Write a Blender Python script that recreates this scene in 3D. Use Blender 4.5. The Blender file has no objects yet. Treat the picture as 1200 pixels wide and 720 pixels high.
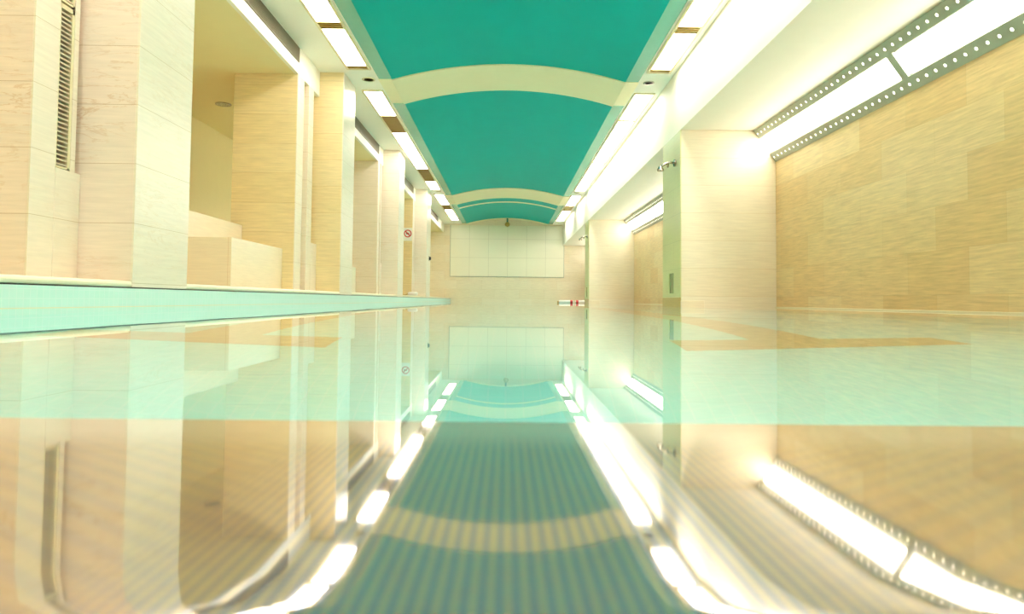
import bpy, bmesh, math, random
from mathutils import Vector, Matrix, Euler
random.seed(4)
C = bpy.context.scene.collection
sc = bpy.context.scene
H = 0.0637                 # eye height above the water (the lens all but touches it)
F = 800.0                  # focal length in pixels of the 1200 wide frame

# ------------------------------------------------------------------ helpers
class MB:
    """collects primitive shapes into one mesh"""
    def __init__(s): s.bm = bmesh.new()
    def box(s, x0, x1, y0, y1, z0, z1, bev=0.0, seg=2):
        b = bmesh.new()
        bmesh.ops.create_cube(b, size=1.0)
        for v in b.verts:
            v.co = Vector(((x0+x1)/2 + v.co.x*(x1-x0), (y0+y1)/2 + v.co.y*(y1-y0), (z0+z1)/2 + v.co.z*(z1-z0)))
        if bev > 0:
            bmesh.ops.bevel(b, geom=list(b.edges), offset=bev, segments=seg, profile=0.5, affect='EDGES')
        s._add(b); return s
    def tube(s, pts, r, n=12, cap=True, r2=None):
        pts = [Vector(p) for p in pts]; rings = []
        for i, p in enumerate(pts):
            d = (pts[min(i+1, len(pts)-1)] - pts[max(i-1, 0)]).normalized()
            up = Vector((0, 0, 1)) if abs(d.z) < 0.9 else Vector((1, 0, 0))
            a = d.cross(up).normalized(); b2 = d.cross(a).normalized()
            rr = r if r2 is None else r + (r2-r)*i/(len(pts)-1)
            rings.append([s.bm.verts.new(p + a*rr*math.cos(2*math.pi*k/n) + b2*rr*math.sin(2*math.pi*k/n)) for k in range(n)])
        for A, B in zip(rings, rings[1:]):
            for k in range(n): s.bm.faces.new((A[k], A[(k+1) % n], B[(k+1) % n], B[k]))
        if cap:
            s.bm.faces.new(rings[0]); s.bm.faces.new(list(reversed(rings[-1])))
        return s
    def lathe(s, prof, c=(0, 0, 0), axis='z', n=24):
        """prof: [(radius, height)]"""
        rings = []
        c = Vector(c)
        for r, h in prof:
            ring = []
            for k in range(n):
                a = 2*math.pi*k/n
                p = Vector((r*math.cos(a), r*math.sin(a), h))
                if axis == 'x': p = Vector((p.z, p.x, p.y))
                if axis == 'y': p = Vector((p.x, p.z, p.y))
                ring.append(s.bm.verts.new(c + p))
            rings.append(ring)
        for A, B in zip(rings, rings[1:]):
            for k in range(n): s.bm.faces.new((A[k], A[(k+1) % n], B[(k+1) % n], B[k]))
        s.bm.faces.new(rings[0]); s.bm.faces.new(list(reversed(rings[-1])))
        return s
    def prism(s, prof, y0, y1):
        """closed outline in x,z swept along y"""
        A = [s.bm.verts.new((x, y0, z)) for x, z in prof]
        B = [s.bm.verts.new((x, y1, z)) for x, z in prof]
        n = len(prof)
        for k in range(n): s.bm.faces.new((A[k], A[(k+1) % n], B[(k+1) % n], B[k]))
        s.bm.faces.new(A); s.bm.faces.new(list(reversed(B)))
        return s
    def poly(s, pts):
        s.bm.faces.new([s.bm.verts.new(p) for p in pts]); return s
    def _add(s, b):
        me = bpy.data.meshes.new('t'); b.to_mesh(me); b.free(); s.bm.from_mesh(me); bpy.data.meshes.remove(me)
    def build(s, name, mat, parent=None, smooth=False, recalc=True):
        if recalc: bmesh.ops.recalc_face_normals(s.bm, faces=list(s.bm.faces))
        me = bpy.data.meshes.new(name)
        if parent is not None:                       # children keep world shapes under an empty at its own base
            s.bm.transform(Matrix.Translation(-root_loc(parent)))
        s.bm.to_mesh(me); s.bm.free()
        me.materials.append(mat)
        if smooth:
            for p in me.polygons: p.use_smooth = True
        o = bpy.data.objects.new(name, me); C.objects.link(o)
        if parent is not None: o.parent = parent
        return o

def root_loc(o):
    v = Vector((0, 0, 0))
    while o is not None:
        v += o.location; o = o.parent
    return v

def thing(name, label, cat, loc=(0, 0, 0), group=None):
    o = bpy.data.objects.new(name, None); C.objects.link(o)
    o.location = loc; o.empty_display_size = 0.1
    return tag(o, label, cat, group)

def tag(o, label, cat, group=None, kind='thing'):
    o['label'] = label; o['category'] = cat; o['kind'] = kind
    if group: o['group'] = group
    return o

def struct(name, mb, mat, smooth=False, label=None, **k):
    o = mb.build(name, mat, None, smooth, **k)
    o['kind'] = 'structure'
    if label: o['label'] = label
    return o

# ------------------------------------------------------------------ materials
def base_mat(name):
    m = bpy.data.materials.new(name); m.use_nodes = True
    nt = m.node_tree; b = nt.nodes['Principled BSDF']
    return m, nt, b

def plain(name, col, rough=0.5, metal=0.0, noise=0.04, scale=6.0, emit=None, strength=0.0, spec=0.5):
    m, nt, b = base_mat(name)
    b.inputs['Roughness'].default_value = rough
    b.inputs['Metallic'].default_value = metal
    b.inputs['Specular IOR Level'].default_value = spec
    g = nt.nodes.new('ShaderNodeNewGeometry'); n = nt.nodes.new('ShaderNodeTexNoise')
    n.inputs['Scale'].default_value = scale; n.inputs['Detail'].default_value = 4
    nt.links.new(g.outputs['Position'], n.inputs['Vector'])
    r = nt.nodes.new('ShaderNodeMapRange')
    r.inputs['To Min'].default_value = 1-noise; r.inputs['To Max'].default_value = 1+noise
    nt.links.new(n.outputs['Fac'], r.inputs['Value'])
    h = nt.nodes.new('ShaderNodeVectorMath'); h.operation = 'SCALE'
    h.inputs[0].default_value = col[:3]
    nt.links.new(r.outputs['Result'], h.inputs['Scale'])
    nt.links.new(h.outputs['Vector'], b.inputs['Base Color'])
    if emit:
        b.inputs['Emission Color'].default_value = (*emit, 1); b.inputs['Emission Strength'].default_value = strength
    return m

def wall_uv(nt):
    """(along the wall, up) from world position, whichever way the face looks"""
    g = nt.nodes.new('ShaderNodeNewGeometry')
    sp = nt.nodes.new('ShaderNodeSeparateXYZ'); nt.links.new(g.outputs['Position'], sp.inputs[0])
    sn = nt.nodes.new('ShaderNodeSeparateXYZ'); nt.links.new(g.outputs['True Normal'], sn.inputs[0])
    def flag(sock):
        a = nt.nodes.new('ShaderNodeMath'); a.operation = 'ABSOLUTE'; nt.links.new(sock, a.inputs[0])
        t = nt.nodes.new('ShaderNodeMath'); t.operation = 'GREATER_THAN'; t.inputs[1].default_value = 0.6
        nt.links.new(a.outputs[0], t.inputs[0]); return t.outputs[0]
    fx, fz = flag(sn.outputs['X']), flag(sn.outputs['Z'])
    def mix(f, a, b):
        n = nt.nodes.new('ShaderNodeMix'); n.data_type = 'FLOAT'
        nt.links.new(f, n.inputs['Factor']); nt.links.new(a, n.inputs['A']); nt.links.new(b, n.inputs['B'])
        return n.outputs['Result']
    u = mix(fx, sp.outputs['X'], sp.outputs['Y'])
    v = mix(fz, sp.outputs['Z'], sp.outputs['Y'])
    c = nt.nodes.new('ShaderNodeCombineXYZ')
    nt.links.new(u, c.inputs['X']); nt.links.new(v, c.inputs['Y'])
    return c.outputs[0]

def stone(name, c1, c2, seam, bw=0.82, rh=0.3935, off=0.5, v0=0.153, u0=0.0, rough=0.28, vein=0.5, veincol=(0.55, 0.33, 0.15), mortar=0.0022, grain=0.16):
    """slabs of veined stone laid in courses"""
    m, nt, b = base_mat(name)
    L = nt.links
    uv = wall_uv(nt)
    mp = nt.nodes.new('ShaderNodeVectorMath'); mp.operation = 'SUBTRACT'; mp.inputs[1].default_value = (u0, v0 - 40*rh, 0)
    L.new(uv, mp.inputs[0])
    br = nt.nodes.new('ShaderNodeTexBrick')
    br.offset = off; br.offset_frequency = 2; br.squash = 1.0
    br.inputs['Scale'].default_value = 1.0
    br.inputs['Brick Width'].default_value = bw; br.inputs['Row Height'].default_value = rh
    br.inputs['Mortar Size'].default_value = mortar; br.inputs['Mortar Smooth'].default_value = 0.4; br.inputs['Bias'].default_value = 0.0
    br.inputs['Color1'].default_value = (*c1, 1); br.inputs['Color2'].default_value = (*c2, 1); br.inputs['Mortar'].default_value = (*seam, 1)
    L.new(mp.outputs[0], br.inputs['Vector'])
    # fine horizontal grain
    st = nt.nodes.new('ShaderNodeVectorMath'); st.operation = 'MULTIPLY'; st.inputs[1].default_value = (1.6, 22, 1)
    L.new(uv, st.inputs[0])
    gn = nt.nodes.new('ShaderNodeTexNoise'); gn.inputs['Scale'].default_value = 2.0; gn.inputs['Detail'].default_value = 6; gn.inputs['Roughness'].default_value = 0.6
    L.new(st.outputs[0], gn.inputs['Vector'])
    gr = nt.nodes.new('ShaderNodeMapRange'); gr.inputs['From Min'].default_value = 0.25; gr.inputs['From Max'].default_value = 0.75
    gr.inputs['To Min'].default_value = 1-grain; gr.inputs['To Max'].default_value = 1+grain*0.6
    L.new(gn.outputs['Fac'], gr.inputs['Value'])
    sc_ = nt.nodes.new('ShaderNodeVectorMath'); sc_.operation = 'SCALE'
    L.new(br.outputs['Color'], sc_.inputs[0]); L.new(gr.outputs['Result'], sc_.inputs['Scale'])
    # wandering rusty veins
    vs = nt.nodes.new('ShaderNodeVectorMath'); vs.operation = 'MULTIPLY'; vs.inputs[1].default_value = (1.3, 6, 1)
    L.new(uv, vs.inputs[0])
    vn = nt.nodes.new('ShaderNodeTexNoise'); vn.inputs['Scale'].default_value = 1.7; vn.inputs['Detail'].default_value = 8; vn.inputs['Roughness'].default_value = 0.62; vn.inputs['Distortion'].default_value = 0.6
    L.new(vs.outputs[0], vn.inputs['Vector'])
    a = nt.nodes.new('ShaderNodeMath'); a.operation = 'SUBTRACT'; a.inputs[1].default_value = 0.5; L.new(vn.outputs['Fac'], a.inputs[0])
    a2 = nt.nodes.new('ShaderNodeMath'); a2.operation = 'ABSOLUTE'; L.new(a.outputs[0], a2.inputs[0])
    vr = nt.nodes.new('ShaderNodeMapRange'); vr.inputs['From Min'].default_value = 0.0; vr.inputs['From Max'].default_value = 0.022
    vr.inputs['To Min'].default_value = vein; vr.inputs['To Max'].default_value = 0.0
    L.new(a2.outputs[0], vr.inputs['Value'])
    pn = nt.nodes.new('ShaderNodeTexNoise'); pn.inputs['Scale'].default_value = 1.1; L.new(uv, pn.inputs['Vector'])
    pr = nt.nodes.new('ShaderNodeMapRange'); pr.inputs['From Min'].default_value = 0.45; pr.inputs['From Max'].default_value = 0.65
    L.new(pn.outputs['Fac'], pr.inputs['Value'])
    vm = nt.nodes.new('ShaderNodeMath'); vm.operation = 'MULTIPLY'; L.new(vr.outputs['Result'], vm.inputs[0]); L.new(pr.outputs['Result'], vm.inputs[1])
    mx = nt.nodes.new('ShaderNodeMix'); mx.data_type = 'RGBA'
    L.new(vm.outputs[0], mx.inputs['Factor']); L.new(sc_.outputs[0], mx.inputs['A']); mx.inputs['B'].default_value = (*veincol, 1)
    L.new(mx.outputs['Result'], b.inputs['Base Color'])
    b.inputs['Roughness'].default_value = rough
    b.inputs['Specular IOR Level'].default_value = 0.45
    return m

def mosaic(name, c1, c2, grout, size, rough=0.3, mortar=0.06):
    m, nt, b = base_mat(name); L = nt.links
    uv = wall_uv(nt)
    br = nt.nodes.new('ShaderNodeTexBrick'); br.offset = 0.0
    br.inputs['Scale'].default_value = 1/size
    br.inputs['Brick Width'].default_value = 1; br.inputs['Row Height'].default_value = 1
    br.inputs['Mortar Size'].default_value = mortar; br.inputs['Mortar Smooth'].default_value = 0.3
    br.inputs['Color1'].default_value = (*c1, 1); br.inputs['Color2'].default_value = (*c2, 1); br.inputs['Mortar'].default_value = (*grout, 1)
    of = nt.nodes.new('ShaderNodeVectorMath'); of.operation = 'ADD'; of.inputs[1].default_value = (20, 20, 0)
    L.new(uv, of.inputs[0]); L.new(of.outputs[0], br.inputs['Vector'])
    L.new(br.outputs['Color'], b.inputs['Base Color'])
    b.inputs['Roughness'].default_value = rough
    return m

def emitter(name, col, s):
    m = bpy.data.materials.new(name); m.use_nodes = True; nt = m.node_tree
    b = nt.nodes['Principled BSDF']
    b.inputs['Base Color'].default_value = (0.8, 0.8, 0.78, 1)
    b.inputs['Emission Color'].default_value = (*col, 1); b.inputs['Emission Strength'].default_value = s
    return m

M = {}
WARM = (1.0, 0.945, 0.85)
M['pink'] = stone('pink_limestone', (0.88, 0.75, 0.64), (0.87, 0.72, 0.61), (0.58, 0.40, 0.26), bw=9.0, u0=-5.5, vein=0.6, veincol=(0.62, 0.36, 0.17), grain=0.10)
M['cream'] = stone('cream_limestone', (0.88, 0.78, 0.65), (0.87, 0.76, 0.62), (0.62, 0.48, 0.30), bw=9.0, u0=-5.5, vein=0.35, veincol=(0.70, 0.50, 0.28), grain=0.09)
M['tan'] = stone('tan_limestone', (0.86, 0.70, 0.40), (0.83, 0.65, 0.34), (0.62, 0.42, 0.20), bw=9.0, u0=-5.5, vein=0.15, grain=0.16)
M['gold'] = stone('golden_travertine', (0.90, 0.71, 0.40), (0.82, 0.58, 0.27), (0.68, 0.48, 0.23), bw=0.86, mortar=0.0014, vein=0.2, grain=0.22)
M['far'] = stone('pale_limestone', (0.87, 0.77, 0.58), (0.85, 0.73, 0.52), (0.66, 0.48, 0.28), bw=1.1, vein=0.1, grain=0.12)
M['bench'] = stone('bench_stone', (0.86, 0.74, 0.55), (0.86, 0.74, 0.55), (0.7, 0.5, 0.3), bw=6, rh=3, vein=0.1, grain=0.08)
M['green'] = stone('teal_bounce_stone', (0.70, 0.68, 0.34), (0.66, 0.65, 0.31), (0.45, 0.47, 0.2), bw=2.0, vein=0.05, grain=0.06)  # stone of the unlit pillar side, teal bounce light put into its colour
M['brown'] = stone('brown_plinth_stone', (0.66, 0.43, 0.12), (0.62, 0.40, 0.11), (0.4, 0.26, 0.1), bw=2.0, vein=0.2, grain=0.15)
M['plaster'] = plain('cream_plaster', (0.95, 0.91, 0.80), 0.6, noise=0.02)
M['plaster_warm'] = plain('warm_plaster', (0.90, 0.78, 0.44), 0.6, noise=0.02)
M['arch'] = plain('ivory_arch_paint', (0.98, 0.86, 0.58), 0.5, noise=0.02)
M['frame'] = plain('cream_metal_frame', (0.80, 0.70, 0.45), 0.4, noise=0.02)
M['teal'] = plain('teal_vault_paint', (0.0, 0.46, 0.45), 0.5, noise=0.05, scale=3, spec=0.12)
M['tealedge'] = plain('pale_teal_border_paint', (0.17, 0.52, 0.42), 0.25, noise=0.04)
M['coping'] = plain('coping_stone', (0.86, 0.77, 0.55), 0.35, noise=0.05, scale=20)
M['dark'] = plain('dark_slot', (0.03, 0.025, 0.02), 0.6)
M['mesh'] = plain('bronze_grille_metal', (0.22, 0.18, 0.11), 0.4, metal=0.3)
M['louvre'] = plain('dark_louvre_metal', (0.62, 0.50, 0.36), 0.45)
M['bronze'] = plain('brass_louvre_metal', (0.50, 0.36, 0.10), 0.35, metal=0.5)
M['chrome'] = plain('chrome', (0.42, 0.40, 0.34), 0.15, metal=1.0)
M['black'] = plain('black_plastic', (0.03, 0.03, 0.03), 0.4)
M['white'] = plain('white_plastic', (0.85, 0.84, 0.8), 0.4)
M['red'] = plain('red_plastic', (0.6, 0.04, 0.04), 0.4)
M['alu'] = plain('perforated_aluminium', (0.42, 0.44, 0.35), 0.35, metal=0.2)
M['glasspanel'] = stone('pale_glazed_tile', (0.86, 0.82, 0.64), (0.84, 0.80, 0.62), (0.66, 0.62, 0.47), bw=0.84, rh=0.83, off=0.0, v0=1.05+H, u0=-2.5-8.4, vein=0.0, grain=0.02, mortar=0.009)
M['pool'] = mosaic('turquoise_mosaic', (0.44, 0.96, 0.92), (0.47, 0.96, 0.93), (0.54, 0.97, 0.94), 0.05)
M['poolwall'] = mosaic('pale_turquoise_mosaic', (0.60, 0.88, 0.82), (0.63, 0.89, 0.84), (0.70, 0.90, 0.86), 0.05)
M['lane'] = mosaic('amber_mosaic', (0.62, 0.42, 0.16), (0.60, 0.40, 0.15), (0.58, 0.42, 0.20), 0.05)
M['lamp'] = emitter('lit_diffuser', WARM, 14.0)
M['lampwall'] = emitter('lit_wall_tube', WARM, 10.0)

# water
m = bpy.data.materials.new('pool_water'); m.use_nodes = True; nt = m.node_tree
for n in list(nt.nodes): nt.nodes.remove(n)
out = nt.nodes.new('ShaderNodeOutputMaterial'); gl = nt.nodes.new('ShaderNodeBsdfGlass')
gl.inputs['IOR'].default_value = 1.333; gl.inputs['Roughness'].default_value = 0.012; gl.inputs['Color'].default_value = (1, 1, 1, 1)
g = nt.nodes.new('ShaderNodeNewGeometry'); nz = nt.nodes.new('ShaderNodeTexNoise'); nz.inputs['Scale'].default_value = 1.1; nz.inputs['Detail'].default_value = 1
bp = nt.nodes.new('ShaderNodeBump'); bp.inputs['Strength'].default_value = 0.02; bp.inputs['Distance'].default_value = 0.02
nt.links.new(g.outputs['Position'], nz.inputs['Vector']); nt.links.new(nz.outputs['Fac'], bp.inputs['Height'])
nt.links.new(bp.outputs['Normal'], gl.inputs['Normal']); nt.links.new(gl.outputs[0], out.inputs[0])
M['water'] = m

# dotted wet steel of the overflow lip
m, nt, b = base_mat('dimpled_wet_steel'); L = nt.links
g = nt.nodes.new('ShaderNodeNewGeometry'); sp = nt.nodes.new('ShaderNodeSeparateXYZ'); L.new(g.outputs['Position'], sp.inputs[0])
def wave(sock, period):
    a = nt.nodes.new('ShaderNodeMath'); a.operation = 'MULTIPLY'; a.inputs[1].default_value = 2*math.pi/period; L.new(sock, a.inputs[0])
    s = nt.nodes.new('ShaderNodeMath'); s.operation = 'SINE'; L.new(a.outputs[0], s.inputs[0]); return s.outputs[0]
def math_(op, a, v):
    n = nt.nodes.new('ShaderNodeMath'); n.operation = op
    for i, q in enumerate((a, v)):
        if isinstance(q, (int, float)): n.inputs[i].default_value = q
        else: L.new(q, n.inputs[i])
    return n.outputs[0]
def ramp(sock, f0, f1, t0=0.0, t1=1.0):
    n = nt.nodes.new('ShaderNodeMapRange'); n.interpolation_type = 'SMOOTHSTEP'
    n.inputs['From Min'].default_value = f0; n.inputs['From Max'].default_value = f1
    n.inputs['To Min'].default_value = t0; n.inputs['To Max'].default_value = t1
    L.new(sock, n.inputs['Value']); return n.outputs['Result']
X_, Y_ = sp.outputs['X'], sp.outputs['Y']
AX = math_('ABSOLUTE', X_, 0.0)
# fine square grid of dimples in the middle, slanting broad ribs towards the sides, a plain rim at the pool edge
grid = ramp(math_('ADD', wave(X_, 0.0037), math_('MULTIPLY', wave(Y_, 0.0030), 0.7)), -0.9, 0.4)
ribs = ramp(wave(math_('SUBTRACT', Y_, math_('MULTIPLY', AX, 0.73)), 0.0115), -0.8, 0.8)
side = ramp(AX, 0.05, 0.12)
rim = ramp(Y_, 0.285, 0.335)
mix1 = nt.nodes.new('ShaderNodeMix'); mix1.data_type = 'FLOAT'
L.new(side, mix1.inputs['Factor']); L.new(grid, mix1.inputs['A']); L.new(math_('ADD', math_('MULTIPLY', ribs, 0.30), 0.76), mix1.inputs['B'])
fac = mix1.outputs['Result']
mx = nt.nodes.new('ShaderNodeMix'); mx.data_type = 'RGBA'
mx.inputs['A'].default_value = (0.25, 0.30, 0.47, 1); mx.inputs['B'].default_value = (0.62, 0.49, 0.36, 1)
L.new(fac, mx.inputs['Factor'])
mr = nt.nodes.new('ShaderNodeMix'); mr.data_type = 'RGBA'
L.new(rim, mr.inputs['Factor']); L.new(mx.outputs['Result'], mr.inputs['A']); mr.inputs['B'].default_value = (0.78, 0.70, 0.64, 1)
L.new(mr.outputs['Result'], b.inputs['Base Color'])
b.inputs['Metallic'].default_value = 0.70; b.inputs['Roughness'].default_value = 0.04
M['steel'] = m

# ------------------------------------------------------------------ room dimensions (metres; water level z = 0, pool along +y)
YF, YB = 30.1, -3.6            # far and back walls
XL, XW, XR, XP = -2.45, -2.81, 3.81, 2.45
XBACK = -5.24
ZS = 3.37 + H                  # flat ceiling
ZRL = 3.00 + H                 # ceiling of the left bays
ZRR = 2.456 + H                # ceiling of the right bays
ZD = 0.168                     # deck
POOLZ = -1.35
VX, VE, RISE = 1.79, 1.99, 0.26

# --- floors, walls
struct('floor', MB().box(XL-0.1, XP, 0.359, YF, POOLZ-0.1, POOLZ), M['pool'], label='turquoise mosaic pool floor under the water')
b_ = MB(); b_.box(XBACK-0.1, XL-0.2, YB, YF+0.1, -0.1, ZD)
struct('floor_deck', b_, M['coping'], label='stone deck along the column side of the pool')
b_ = MB(); b_.box(XP, XR+0.1, YB, YF+0.1, -0.25, -0.03)
struct('floor_shelf', b_, M['far'], label='shallow flooded stone shelf along the lamp-lit wall')
b_ = MB(); b_.box(XL-0.2, XP, YB, -0.12, -0.2, -0.02)
struct('floor_near', b_, M['coping'])
struct('wall_left', MB().box(XBACK-0.15, XBACK, YB, YF+0.1, ZD, ZRL), M['plaster_warm'])
struct('wall_right', MB().box(XR, XR+0.15, YB, YF+0.1, -0.25, ZRR+0.2), M['gold'])
struct('wall_far', MB().box(XBACK, XR+0.15, YF, YF+0.15, POOLZ, ZS+0.5), M['far'])
struct('wall_back', MB().box(XBACK, XR+0.15, YB-0.15, YB, -0.2, ZS+0.5), M['far'])
# pool basin
b_ = MB(); b_.box(XL-0.2, XL-0.012, -0.12, YF, POOLZ, 0.119)
struct('wall_pool_left', b_, M['poolwall'], label='pale turquoise pool wall showing above the water under the coping')
b_ = MB(); b_.box(XP, XP+0.1, 0.0, YF, POOLZ, -0.25)
struct('wall_pool_right', b_, M['pool'])
b_ = MB(); b_.box(XL-0.1, XP, 0.2, 0.357, POOLZ, -0.06)
struct('wall_pool_near', b_, M['pool'])
b_ = MB(); b_.box(XL-0.0125, XL-0.009, 0.16, YF, -0.004, 0.0025)  # thin pale strip standing in for the highlight on the meniscus
struct('trim_meniscus_glint_left', b_, M['coping'], label='painted meniscus highlight strip on the turquoise pool wall')
b_ = MB(); b_.box(XL-0.2, XL-0.0145, YB, YF, 0.119, 0.126)
struct('trim_slot', b_, M['dark'], label='dark overflow slot under the coping')
# coping with a rounded nose
pr = [(XL-0.22, 0.126), (XL-0.012, 0.126)]
for k in range(7):
    a = -math.pi/2 + math.pi*k/6
    pr.append((XL-0.021+0.021*math.cos(a), 0.147+0.021*math.sin(a)))
pr += [(XL-0.22, 0.1682)]
struct('trim_coping', MB().prism(pr, YB, YF), M['coping'], label='rounded cream coping along the pool edge below the columns')
b_ = MB(); b_.box(XR-0.02, XR, YB, YF, -0.03, 0.014, 0.004)
struct('trim_waterline', b_, M['coping'], label='white skirting line where the golden wall meets the water')

# --- ceiling: flat soffits, border, vault
b_ = MB()
b_.box(XBACK, -VE, YB, YF, ZS, ZS+0.3)
b_.box(VE, XR, YB, YF, ZS, ZS+0.3)
struct('ceiling', b_, M['plaster'], label='cream flat ceiling either side of the teal vault')
R = (VX*VX + RISE*RISE)/(2*RISE); A0 = math.asin(VX/R)
def arc(n, dz=0.0, hw=VX):
    return [(R*math.sin(-A0+2*A0*k/n), ZS+RISE-R+R*math.cos(-A0+2*A0*k/n)+dz) for k in range(n+1)]
b_ = MB(); a_ = arc(48); t_ = [(x, z+0.12) for x, z in a_]
b_.prism(a_ + list(reversed(t_)), YB, YF)
o = struct('ceiling_vault', b_, M['teal'], label='teal painted barrel vault over the pool')
b_ = MB()
for s in (-1, 1): b_.box(min(s*VX, s*VE), max(s*VX, s*VE), YB, YF, ZS+0.004, ZS+0.10)
struct('ceiling_border', b_, M['tealedge'], label='pale teal border strip beside the vault')

def arch(y0, y1, name, label, drop=0.02, borders=True, grp='cream ceiling arches'):
    b = MB(); up = arc(48, 0.02); lo = arc(48, -drop)
    b.prism(lo + list(reversed(up)), y0, y1)
    if borders:
        for s in (-1, 1):
            x0, x1 = sorted((s*(VX-0.02), s*(VE+0.01)))
            b.box(x0, x1, y0, y1, ZS-0.004, ZS+0.05)
    return tag(b.build(name, M['arch']), label, 'arch', grp)
Y = lambda u: u*10.05
arch(Y(1.029), Y(1.154), 'ceiling_arch', 'wide cream arch band across the teal vault, nearest and largest of the arches')
arch(Y(2.175), Y(2.38), 'ceiling_arch', 'cream arch band across the far part of the teal vault')
arch(Y(2.475), Y(2.50), 'ceiling_arch', 'hairline cream arch line on the teal vault just beyond the far band', 0.006, False)
arch(Y(2.975), YF, 'ceiling_arch', 'cream arch edge where the vault ends against the far tiled wall', 0.03)

# --- bulkheads (lintels)
b_ = MB(); b_.box(XW-0.05, XW, YB, YF, ZRL, ZS)
struct('trim_bulkhead_left', b_, M['plaster'], label='cream bulkhead band over the left bays')
b_ = MB(); b_.box(XBACK, XW-0.36, YB, YF, ZRL, ZRL+0.1)
gaps = [YB, 4.479, 5.241, 10.049, 10.801, 15.299, 16.101, 20.719, 21.751, YF]
for a, b in zip(gaps[0::2], gaps[1::2]): b_.box(XW-0.36, XW-0.05, a, b, ZRL, ZRL+0.1)
struct('ceiling_bay_left', b_, M['plaster_warm'])
b_ = MB(); b_.box(XP, XP+0.12, YB, YF, ZRR, ZS)
struct('trim_bulkhead_right', b_, M['plaster'], label='cream bulkhead wall between the ceiling lights and the lamp bays')
b_ = MB(); b_.box(XP+0.12, XR, YB, YF, ZRR, ZRR+0.1)
struct('ceiling_bay_right', b_, M['plaster'])

# --- left columns
def column(y0, y1, label, matf='pink'):
    o = thing('stone_column', label, 'column', (XL-0.2, (y0+y1)/2, ZD), 'stone columns along the pool deck')
    MB().box(XW-0.35, XL+0.002-0.012, y0, y1, 0.1685, ZS-0.001, 0.006).build('shaft', M[matf], o)
    MB().box(XL-0.012, XL+0.003, y0, y1, 0.127, ZS-0.001, 0.003).build('lit_pool_side', M['cream'], o)  # paler skin, the light on the pool side put into its colour
    return o
column(4.48, 5.24, 'pink-veined stone column beside the tall louvre grille, nearest of the columns')
column(10.05, 10.80, 'tan stone column right after the bay with the stone bench', 'tan')
column(15.30, 16.10, 'pale stone column standing just before the small prohibition sign', 'cream')
column(20.72, 21.75, 'slender pale stone column farthest down the deck, past the prohibition sign', 'cream')

# --- wall piers of the left side, each with an upright slot beside the column
def pier(y0, ys0, ys1, ye, mat, low_from, name_label):
    o = thing('wall_pier', name_label, 'wall', (XW-0.4, (y0+ye)/2, ZD), 'piers between the deck bays')
    MB().box(XW-0.85, XW-0.012, y0, ys0, ZD, ZRL-0.002, 0.004).build('face', M[mat], o)
    MB().box(XW-0.012, XW, y0-0.001, ys0, ZD, ZRL-0.002, 0.003).build('edge_slab', M['cream'], o)
    MB().box(XW-0.85, XW-0.16, ys0, ye, ZD, ZRL-0.002).build('slot_back', M['tan'], o)
    MB().box(XW-0.16, XW, ys1, ys1+max(0.03, (ye-ys1)*0.45), ZD, ZRL-0.002, 0.003).build('jamb', M['cream'], o)
    MB().box(XW-0.16, XW+0.003, low_from, ye, ZD, 0.80+H, 0.004).build('low_block', M['cream'], o)
    return o
pier(4.01, 4.23, 4.375, 4.478, 'pink', 4.23, 'pink stone wall pier with the tall dark louvre grille set in it')
pier(9.02, 9.30, 9.53, 10.048, 'tan', 9.75, 'tan stone wall pier closing the bench bay')
pier(14.72, 14.92, 15.03, 15.298, 'cream', 15.02, 'cream stone wall pier between the second and third columns')
pier(20.25, 20.42, 20.52, 20.718, 'tan', 20.6, 'tan wall pier carrying the prohibition sign')

# louvre grilles in the first slot
def louvre(z0, z1, label):
    o = thing('louvre_grille', label, 'grille', (XW-0.08, 4.30, z0), 'upright louvre grilles in the first pier')
    y0, y1 = 4.232, 4.373
    fr = MB()
    fr.box(XW-0.05, XW-0.004, y0, y0+0.010, z0, z1); fr.box(XW-0.05, XW-0.004, y1-0.022, y1, z0, z1)
    fr.box(XW-0.05, XW-0.004, y0, y1, z0, z0+0.012); fr.box(XW-0.05, XW-0.004, y0, y1, z1-0.03, z1)
    fr.build('frame', M['frame'], o)
    MB().box(XW-0.12, XW-0.10, y0, y1, z0, z1).build('backing', M['dark'], o)
    sl = MB(); n = int((z1-z0)/0.0300)
    for k in range(n):
        z = z0+0.02+k*(z1-z0-0.05)/n
        sl.box(XW-0.018, XW-0.008, y0+0.008, y1-0.02, z, z+0.0105)
    sl.build('slats', M['louvre'], o)
    return o
louvre(0.80+H+0.005, 1.845+H, 'tall dark slatted louvre grille above the low stone block in the pink pier')
louvre(1.86+H, 2.98+H, 'upper slatted louvre grille, only its bottom end in view')

# linear air grilles in the left bulkhead
def air_grille(y0, y1, label):
    o = thing('air_grille', label, 'grille', (XW, (y0+y1)/2, 3.16+H), 'air grilles along the left bulkhead')
    z0, z1 = 3.15+H, 3.345+H
    fr = MB()
    fr.box(XW, XW+0.012, y0, y1, z0, z0+0.012); fr.box(XW, XW+0.012, y0, y1, z1-0.012, z1)
    fr.box(XW, XW+0.012, y0, y0+0.012, z0, z1); fr.box(XW, XW+0.012, y1-0.012, y1, z0, z1)
    fr.box(XW, XW+0.012, (y0+y1)/2-0.02, (y0+y1)/2+0.02, z0, z1)
    fr.build('frame', M['mesh'], o)
    MB().box(XW, XW+0.003, y0, y1, z0, z1).build('backing', M['dark'], o)
    sl = MB()
    for k in range(10):
        z = z0+0.016+k*(z1-z0-0.028)/10
        sl.box(XW+0.002, XW+0.010, y0+0.012, y1-0.012, z, z+0.011)
    sl.build('blades', M['mesh'], o)
air_grille(5.4, 9.02, 'long bronze air grille over the bay with the stone bench')
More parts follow.
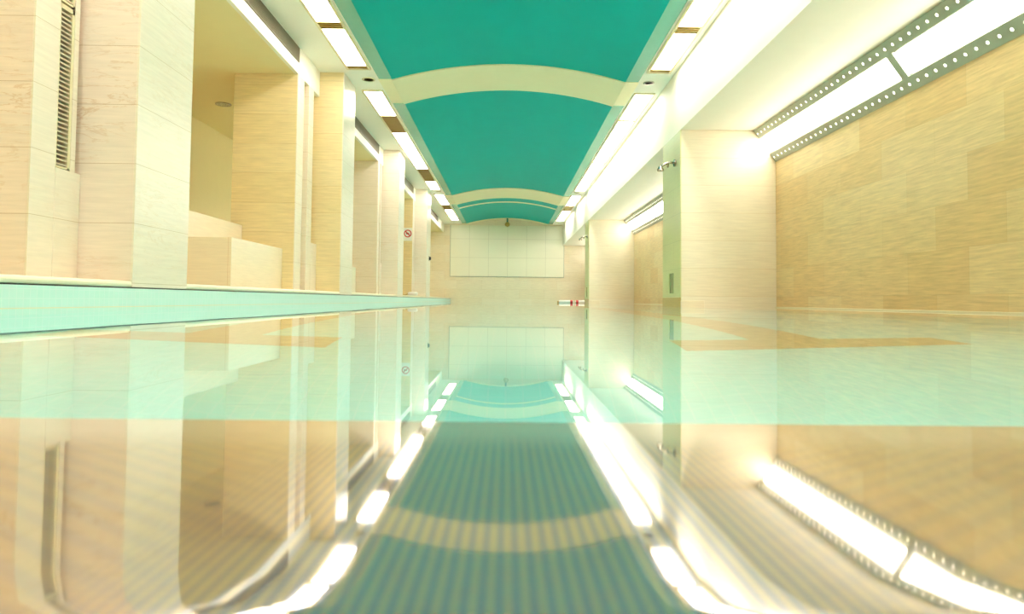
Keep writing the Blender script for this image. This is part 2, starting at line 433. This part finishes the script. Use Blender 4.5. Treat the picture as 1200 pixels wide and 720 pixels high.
air_grille(11.0, 14.72, 'bronze air grille in the bulkhead just beyond the tan stone column')
air_grille(16.4, 20.2, 'bronze air grille in the bulkhead before the sign')
air_grille(22.0, 27.5, 'small far bronze air grille in the bulkhead nearest the far wall')

# benches
def bench(y0, y1, x0, x1, h, hb, label, back=1.0):
    o = thing('stone_bench', label, 'bench', ((x0+x1)/2, (y0+y1)/2, ZD), 'stone benches in the deck bays')
    MB().box(x1, x0, y0, y1, ZD, h+H, 0.006).build('seat_block', M['bench'], o)
    MB().box(x1-0.55, x1, y0-back, y1, ZD, hb+H, 0.006).build('backrest', M['bench'], o)
    return o
bench(7.35, 9.015, -2.965, -3.50, 0.655, 0.96, 'stepped cream stone bench filling the first open bay')
bench(10.85, 11.85, -2.62, -3.3, 0.55, 0.7, 'low pale stone bench just behind the tan column', 0.0)

# recessed downlight in the bay ceiling
def downlight(x, y, z, r, label, group, lit=None):
    o = thing('downlight', label, 'light', (x, y, z), group)
    MB().lathe([(r*0.70, -0.002), (r, -0.004), (r, 0.01), (r*0.70, 0.01)], (x, y, z-0.006)).build('ring', M['chrome'] if lit is None else M['frame'], o, True)
    MB().lathe([(0.002, 0.0), (r*0.72, 0.0), (r*0.72, 0.008), (0.002, 0.008)], (x, y, z-0.008)).build('lens', M[lit or 'black'], o)
downlight(-4.42, 10.5, ZRL, 0.12, 'dark ringed downlight in the bay ceiling over the bench', 'ceiling downlights')
downlight(-2.15, Y(1.03), ZS, 0.10, 'pale round downlight beside the tan column between two strip lights', 'ceiling downlights', 'bronze')
downlight(2.15, Y(1.03), ZS, 0.085, 'dark round downlight above the shower pillar between two strip lights', 'ceiling downlights')
downlight(-2.15, Y(2.10), ZS, 0.085, 'small far downlight by the farthest column', 'ceiling downlights', 'bronze')
downlight(2.15, Y(2.10), ZS, 0.085, 'small far downlight by the second shower pillar', 'ceiling downlights', 'bronze')

# --- ceiling strip lights: a frame with lamp panels and louvre sections
def strip(side, u0, u1, lamps, fins, label):
    y0, y1 = Y(u0), Y(u1)
    x0, x1 = sorted((side*2.02, side*2.37))
    o = thing('strip_light', label, 'light', (side*2.195, y0, ZS), 'strip lights along the vault')
    f = 0.035; zb, zt = ZS-0.022, ZS-0.0005
    fr = MB()
    fr.box(x0, x0+f, y0, y1, zb, zt, 0.003); fr.box(x1-f, x1, y0, y1, zb, zt, 0.003)
    fr.box(x0+f, x1-f, y0, y0+f, zb, zt, 0.003); fr.box(x0+f, x1-f, y1-f, y1, zb, zt, 0.003)
    fr.build('frame', M['frame'], o)
    for a, b in lamps:
        MB().box(x0+f+0.004, x1-f-0.004, Y(a), Y(b), ZS-0.016, ZS-0.001, 0.002).build('diffuser', M['lamp'], o)
    for a, b in fins:
        lb = MB(); n = max(3, int((Y(b)-Y(a))/0.055)); p = (Y(b)-Y(a))/n
        lb.box(x0+f, x1-f, Y(a), Y(b), ZS-0.004, ZS-0.001)
        for k in range(n):
            lb.box(x0+f, x1-f, Y(a)+k*p, Y(a)+k*p+p*0.3, ZS-0.02, ZS-0.004)
        lb.build('louvre', M['bronze'], o)
near_l = [(-0.22, -0.07), (-0.045, 0.11), (0.135, 0.29), (0.315, 0.475), (0.50, 0.65), (0.675, 0.812), (0.837, 0.966)]
near_f = [(-0.07, -0.045), (0.11, 0.135), (0.29, 0.315), (0.475, 0.50), (0.65, 0.675), (0.812, 0.837), (0.966, 0.979)]
mid_l = [(1.086, 1.23), (1.36, 1.73), (1.92, 2.055)]
mid_f = [(1.23, 1.36), (1.73, 1.92)]
far_l = [(2.155, 2.38), (2.52, 2.84)]
far_f = [(2.38, 2.52)]
for s, w in ((-1, 'over the column side'), (1, 'over the shower side')):
    strip(s, -0.23, 0.983, near_l, near_f, f'long bright strip light nearest in the ceiling, {w}')
    if s < 0: strip(s, 1.082, 2.06, mid_l, mid_f, f'bright strip light with two bronze louvre sections, middle one {w}')
    else: strip(s, 1.082, 2.06, [(1.086, 1.24), (1.255, 1.62), (1.64, 1.83), (1.85, 2.055)], [(1.24, 1.255), (1.62, 1.64), (1.83, 1.85)], f'unbroken bright strip light, middle one {w}')
    strip(s, 2.15, 2.85, far_l, far_f, f'small strip light farthest away {w}')

# --- right pillars with showers
def pillar(y0, y1, label):
    o = thing('shower_pillar', label, 'pillar', ((XP+XR)/2, y0, -0.03), 'stone pillars with showers')
    MB().box(XP+0.012, XR-0.001, y0, y1, -0.03, ZRR-0.001, 0.004).build('shaft', M['pillar'], o)
    p = MB(); yn0, yn1 = y0+0.36*(y1-y0), y0+0.62*(y1-y0); zn0, zn1 = 0.13+H, 0.43+H
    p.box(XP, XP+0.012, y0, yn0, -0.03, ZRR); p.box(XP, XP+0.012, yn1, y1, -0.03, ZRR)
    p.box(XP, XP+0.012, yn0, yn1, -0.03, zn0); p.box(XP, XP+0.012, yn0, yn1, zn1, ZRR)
    p.build('teal_bounce_side', M['green'], o)  # skin coloured like the shaded side under bounce from the vault
    n = MB(); n.box(XP+0.0105, XP+0.013, yn0, yn1, zn0, zn1); n.build('niche', M['niche'], o)
    MB().box(XP-0.004, XP+0.004, y0-0.004, y1, -0.03, 0.07+H, 0.002).build('plinth', M['brown'], o)
    MB().box(XP, XP+0.33, y0-0.03, y0, -0.03, 0.09, 0.003).build('front_plinth', M['far'], o)
    return o
M['pillar'] = stone('warm_white_stone', (0.88, 0.80, 0.63), (0.87, 0.77, 0.58), (0.70, 0.55, 0.33), bw=4.0, vein=0.08, grain=0.10)
M['niche'] = plain('dark_green_niche', (0.22, 0.33, 0.13), 0.2)
PIL = [(9.61, 10.70, 'broad stone pillar with a side painted bounce-light green and shower spout, nearer of the two'), (20.40, 21.40, 'far narrow-looking stone pillar with a shower spout beyond the first shower pillar')]
for a in PIL: pillar(*a)
def shower(y, z, label):
    o = thing('shower_spout', label, 'shower', (XP, y, z), 'shower spouts on the pillars')
    MB().lathe([(0.004, -0.03), (0.055, -0.03), (0.055, -0.012), (0.02, 0.0), (0.004, 0.0)], (XP-0.001, y, z), 'x', 20).build('flange', M['chrome'], o, False)
    MB().tube([(XP-0.025, y, z), (XP-0.09, y, z+0.005), (XP-0.15, y, z-0.01), (XP-0.20, y, z-0.04), (XP-0.225, y, z-0.075)], 0.019, 14).build('arm', M['chrome'], o, True)
    MB().lathe([(0.004, -0.02), (0.05, -0.02), (0.05, 0.0), (0.026, 0.045), (0.004, 0.045)], (XP-0.228, y, z-0.10), 'z', 20).build('spray_head', M['chrome'], o)
    MB().lathe([(0.003, -0.05), (0.012, -0.05), (0.02, 0.0), (0.003, 0.0)], (XP-0.12, y, z-0.02), 'z', 12).build('lever', M['chrome'], o)
shower(9.61+0.25, 2.03+H, 'chrome shower spout on the bounce-tinted side of the nearer pillar')
shower(20.40+0.3, 1.97+H, 'tiny chrome shower spout on the far pillar')

# --- wall lights in the corner of the right bays
WL0, WL1 = Vector((3.495, 0, ZRR-0.008)), Vector((XR-0.006, 0, 2.01+H))
def perforated(name, z):
    m, nt, b = base_mat(name); L = nt.links
    g = nt.nodes.new('ShaderNodeNewGeometry'); sp = nt.nodes.new('ShaderNodeSeparateXYZ'); L.new(g.outputs['Position'], sp.inputs[0])
    def mth(op, a, v=None, w=None):
        n = nt.nodes.new('ShaderNodeMath'); n.operation = op; L.new(a, n.inputs[0])
        if v is not None:
            if isinstance(v, (int, float)): n.inputs[1].default_value = v
            else: L.new(v, n.inputs[1])
        return n.outputs[0]
    k = (WL0-WL1).length/(WL0.z-WL1.z)
    dy = mth('SUBTRACT', mth('FRACT', mth('MULTIPLY', sp.outputs['Y'], 1/0.13)), 0.5)
    dy = mth('MULTIPLY', dy, 0.13)
    dz = mth('MULTIPLY', mth('SUBTRACT', sp.outputs['Z'], z), k)
    r2 = mth('ADD', mth('MULTIPLY', dy, dy), mth('MULTIPLY', dz, dz))
    hole = mth('LESS_THAN', r2, 0.0145**2)
    b.inputs['Base Color'].default_value = (0.42, 0.44, 0.35, 1); b.inputs['Roughness'].default_value = 0.35; b.inputs['Metallic'].default_value = 0.2
    b.inputs['Emission Color'].default_value = (1.0, 0.95, 0.8, 1)
    L.new(mth('MULTIPLY', hole, 3.0), b.inputs['Emission Strength'])
    M[name] = m
perforated('perfu', WL0.z+(WL1.z-WL0.z)*0.12)
perforated('perfl', WL0.z+(WL1.z-WL0.z)*0.87)
def wall_light(y0, y1, tubes, label, holes=True):
    P0, P1 = WL0.copy(), WL1.copy()
    d = (P1-P0); Ln = d.length; d.normalize(); nrm = Vector((d.z, 0, -d.x)); nrm = nrm if nrm.x < 0 else -nrm   # faces the pool, down
    o = thing('wall_light', label, 'light', (XR-0.1, y0, 2.2+H), 'sloping light troughs in the lamp bays')
    def slab(a, b, depth0, depth1, ya, yb, mb):
        q = [P0+d*(a*Ln)+nrm*depth0, P0+d*(b*Ln)+nrm*depth0, P0+d*(b*Ln)+nrm*depth1, P0+d*(a*Ln)+nrm*depth1]
        mb.prism([(p.x, p.z) for p in q], ya, yb); return mb
    MB().prism([(P0.x+0.06, ZRR-0.006), (XR-0.004, P1.z+0.08), (XR-0.004, ZRR-0.006)], y0, y1).build('housing', M['alu'], o)
    for a, b, nm in ((0.0, 0.24, 'upper_perforated_strip'), (0.74, 1.0, 'lower_perforated_strip')):
        slab(a, b, -0.03, 0.0, y0, y1, MB()).build(nm, M['perf' + nm[0]] if holes else M['alu'], o)
    for ya, yb in tubes:
        slab(0.27, 0.71, -0.03, -0.012, ya, yb, MB()).build('tube_panel', M['lampwall'], o)
    for ya, yb in [(t[1], t2[0]) for t, t2 in zip(tubes, tubes[1:]) if t2[0]-t[1] > 0.055]:
        slab(0.24, 0.74, -0.03, -0.004, ya, yb, MB()).build('divider', M['alu'], o)
tb = []
yy = 9.55
k = 0
while yy > -3.0:
    tb.append((yy-1.57, yy)); k += 1
    yy -= 1.57 + (0.05 if k % 2 else 0.10)
tb = sorted(tb)
wall_light(-3.3, 9.605, tb, 'long sloping wall light with rows of round lit holes above the golden wall')
tb = []; yy = 20.3
while yy > 12.4:
    tb.append((yy-1.57, yy)); yy -= 1.63
wall_light(10.71, 20.395, sorted(tb), 'far sloping wall light between the two shower pillars')
wall_light(21.42, YF-0.01, [(21.5+1.65*k, 21.5+1.65*k+1.57) for k in range(5)], 'farthest sloping wall light behind the second shower pillar', False)

# --- far wall panel, sprinkler
o = thing('tile_panel', 'pale square-tiled panel in the middle of the far wall', 'wall panel', (0, YF, 1.05+H))
MB().box(-2.5, 2.5, YF-0.03, YF-0.001, 1.05+H, ZS-0.06, 0.004).build('tiles', M['glasspanel'], o)
fr = MB(); t = 0.02
fr.box(-2.5-t, 2.5+t, YF-0.035, YF-0.001, 1.05+H-t, 1.05+H); fr.box(-2.5-t, -2.5, YF-0.035, YF-0.001, 1.05+H, ZS-0.06); fr.box(2.5, 2.5+t, YF-0.035, YF-0.001, 1.05+H, ZS-0.06)
fr.build('edge_strip', M['alu'], o)
o = thing('ceiling_sensor', 'small brass sensor hanging under the end of the vault at the far wall', 'sensor', (0, YF-0.25, ZS+0.2))
MB().tube([(0, YF-0.25, ZS+0.24), (0, YF-0.25, ZS+0.05)], 0.04).build('stem', M['chrome'], o)
MB().lathe([(0.01, -0.16), (0.09, -0.12), (0.12, -0.04), (0.06, 0.05), (0.01, 0.05)], (0, YF-0.25, ZS+0.02)).build('head', M['bronze'], o, True)

# --- sign on the pier, deck oddments
ys = 20.245
o = thing('prohibition_sign', 'white sign with a red crossed circle on the far tan pier', 'sign', (XW-0.33, ys, 1.9))
MB().box(-3.09, XW-0.02, ys-0.012, ys, 1.74+H, 2.13+H, 0.004).build('board', M['white'], o)
b_ = MB(); cx, cz = -2.955, 1.96+H
n = 28
for r0, r1 in ((0.085, 0.115),):
    ring = [[b_.bm.verts.new((cx+r*math.cos(2*math.pi*k/n), yy_, cz+r*math.sin(2*math.pi*k/n))) for k in range(n)] for r in (r0, r1) for yy_ in (ys-0.016, ys-0.011)]
    for A, B in ((ring[0], ring[2]), (ring[2], ring[3]), (ring[0], ring[1])):
        for k in range(n): b_.bm.faces.new((A[k], A[(k+1) % n], B[(k+1) % n], B[k]))
a = 0.085*math.cos(math.pi/4); w = 0.012
b_.poly([(cx-a-w, ys-0.016, cz+a-w), (cx-a+w, ys-0.016, cz+a+w), (cx+a+w, ys-0.016, cz-a+w), (cx+a-w, ys-0.016, cz-a-w)])
b_.build('red_circle', M['red'], o)
MB().box(cx-0.05, cx+0.04, ys-0.0145, ys-0.011, cz-0.02, cz+0.015).build('black_figure', M['black'], o)

o = thing('push_button', 'small black push button box on the farthest column', 'button', (XL, 21.4, 1.4))
MB().lathe([(0.004, 0.0), (0.05, 0.0), (0.06, 0.03), (0.045, 0.06), (0.004, 0.06)], (XL+0.003, 21.4, 1.36), 'x', 16).build('grip', M['black'], o, True)
MB().box(XL+0.003, XL+0.012, 21.33, 21.47, 1.28, 1.44, 0.003).build('plate', M['chrome'], o)

o = thing('rescue_float', 'small white rounded float with a cord lying on the deck under the sign', 'float', (-2.69, 19.6, ZD))
fx, fz = -2.69, ZD+0.062
MB().lathe([(0.008, -0.145), (0.035, -0.14), (0.056, -0.105), (0.056, 0.105), (0.035, 0.14), (0.008, 0.145)], (fx, 19.6, fz), 'x', 20).build('float_body', M['white'], o, True)
MB().lathe([(0.008, -0.02), (0.03, -0.018), (0.03, 0.018), (0.008, 0.02)], (fx-0.40, 19.56, ZD+0.05), 'x', 14).build('end_clip', M['black'], o)
MB().tube([(fx-0.145, 19.6, fz), (fx-0.20, 19.58, ZD+0.03), (fx-0.28, 19.56, ZD+0.02), (fx-0.36, 19.56, ZD+0.05)], 0.014).build('cord', M['bronze'], o)

# floats in the water by the second pillar
def pool_float(x, y, label, tip, L=0.26):
    o = thing('lane_float', label, 'float', (x, y, 0.0), 'white floats by the second pillar')
    z = 0.042
    MB().lathe([(0.01, -L), (0.035, -L+0.01), (0.055, -L+0.05), (0.055, L-0.05), (0.035, L-0.01), (0.01, L)], (x, y, z), 'x', 18).build('float_body', M['white'], o, True)
    MB().lathe([(0.057, -0.04), (0.060, -0.03), (0.060, 0.03), (0.057, 0.04)], (x+(L-0.08)*tip, y, z), 'x', 18).build('red_band', M['red'], o)
    MB().lathe([(0.01, -0.04), (0.035, -0.03), (0.035, 0.03), (0.01, 0.04)], (x-L*tip, y, z), 'x', 14).build('end_cap', M['brown'], o)
pool_float(2.02, 23.2, 'white float with a red band drifting in open water near the far pillar', 1)
pool_float(2.52, 23.25, 'shorter white float half hidden behind the far pillar', -1, 0.2)

# --- lane markings on the pool floor
def lane(s, label):
    o = thing('lane_marking', label, 'lane marking', (s*1.07, 2.5, POOLZ), 'lane lines on the pool floor')
    z0, z1 = POOLZ, POOLZ+0.004
    MB().box(s*1.07-0.135, s*1.07+0.135, YT+0.001, 27.5, z0, z1).build('line', M['lane'], o)
    MB().box(s*1.125-0.5, s*1.125+0.5, YT-0.25, YT, z0, z1).build('cross_bar', M['lane'], o)
YT = 2.62
lane(-1, 'amber T-ended lane line under the water on the column side')
lane(1, 'amber T-ended lane line under the water on the shower pillar side')

# --- water and the overflow lip under the lens
def lip_profile(dz):
    """(y, z) from the pool towards the lens, rolling over into the gutter"""
    y0, r = 0.145, 0.09
    pts = [(y0 - r*math.sin(a), -r*(1-math.cos(a)) + dz) for a in [math.radians(75*k/24) for k in range(25)]]
    return pts
b_ = MB()
ypts = [YF-0.002, 20, 10, 5, 2, 1, 0.6, 0.45, 0.3595]
prof = [(y, 0.0) for y in ypts]
cols = [XL-0.0119, -1.5, -0.75, -0.25, 0, 0.25, 0.75, 1.5, 2.4, XR-0.001]
rows = [[b_.bm.verts.new((x, y, z)) for x in cols] for y, z in prof]
for A, B in zip(rows, rows[1:]):
    for k in range(len(cols)-1): b_.bm.faces.new((A[k], A[k+1], B[k+1], B[k]))
w = b_.build('pool_water', M['water'], None, True, recalc=False)
w.data.update()
if w.data.polygons[0].normal.z < 0: w.data.flip_normals()
tag(w, 'still clear pool water mirroring the teal vault and lamps', 'water', None, 'stuff')

b_ = MB()
prof = [(0.359, 0.0003), (0.30, 0.0003), (0.22, 0.0003), (0.16, 0.0003)] + lip_profile(0.0003)
top = [[b_.bm.verts.new((x, y, z)) for x in (XL-0.01, -1, 0, 1, XP, XR-0.002)] for y, z in prof]
bot = [[b_.bm.verts.new((x, y, z-0.03)) for x in (XL-0.01, -1, 0, 1, XP, XR-0.002)] for y, z in prof]
for S in (top, bot):
    for A, B in zip(S, S[1:]):
        for k in range(5): b_.bm.faces.new((A[k], A[k+1], B[k+1], B[k]))
for k in range(5): b_.bm.faces.new((top[0][k], top[0][k+1], bot[0][k+1], bot[0][k])); b_.bm.faces.new((top[-1][k], top[-1][k+1], bot[-1][k+1], bot[-1][k]))
lip = b_.build('overflow_lip', M['steel'], None, True)
for p in lip.data.polygons:
    if len(p.vertices) == 4 and abs(p.normal.y) > 0.9 and p.center.y > 0.3: p.use_smooth = False
lip.data.set_sharp_from_angle(angle=math.radians(40))
tag(lip, 'dimpled wet bronze-toned overflow lip at the water edge, closest to the viewer', 'overflow lip')

# ------------------------------------------------------------------ world, camera
wd = bpy.data.worlds.new('World'); sc.world = wd; wd.use_nodes = True
wd.node_tree.nodes['Background'].inputs['Color'].default_value = (1.0, 0.92, 0.75, 1)
wd.node_tree.nodes['Background'].inputs['Strength'].default_value = 0.1

cam_d = bpy.data.cameras.new('camera'); cam = bpy.data.objects.new('camera', cam_d); C.objects.link(cam); sc.camera = cam
cam_d.sensor_width = 36; cam_d.lens = F/1200*36; cam_d.clip_start = 0.01
cam_d.shift_y = -40/1200
pitch = math.atan((352.5-320)/F); yaw = math.atan(6/F); roll = 0.0100
cam.location = (0, 0, H)
Rm = Matrix.Rotation(-yaw, 4, 'Z') @ Matrix.Rotation(math.pi/2+pitch, 4, 'X') @ Matrix.Rotation(roll, 4, 'Z')
cam.rotation_euler = Rm.to_euler()
cam_d.dof.use_dof = True; cam_d.dof.focus_distance = 11; cam_d.dof.aperture_fstop = 13

sc.view_settings.view_transform = 'Standard'; sc.view_settings.look = 'None'
sc.view_settings.gamma = 1; sc.view_settings.use_curve_mapping = False
sc.view_settings.exposure = 0.47
sc.cycles.max_bounces = 14; sc.cycles.diffuse_bounces = 6; sc.cycles.glossy_bounces = 6; sc.cycles.transmission_bounces = 8
sc.cycles.sample_clamp_indirect = 25
sc.cycles.caustics_refractive = True; sc.cycles.caustics_reflective = True
sc.cycles.use_denoising = True
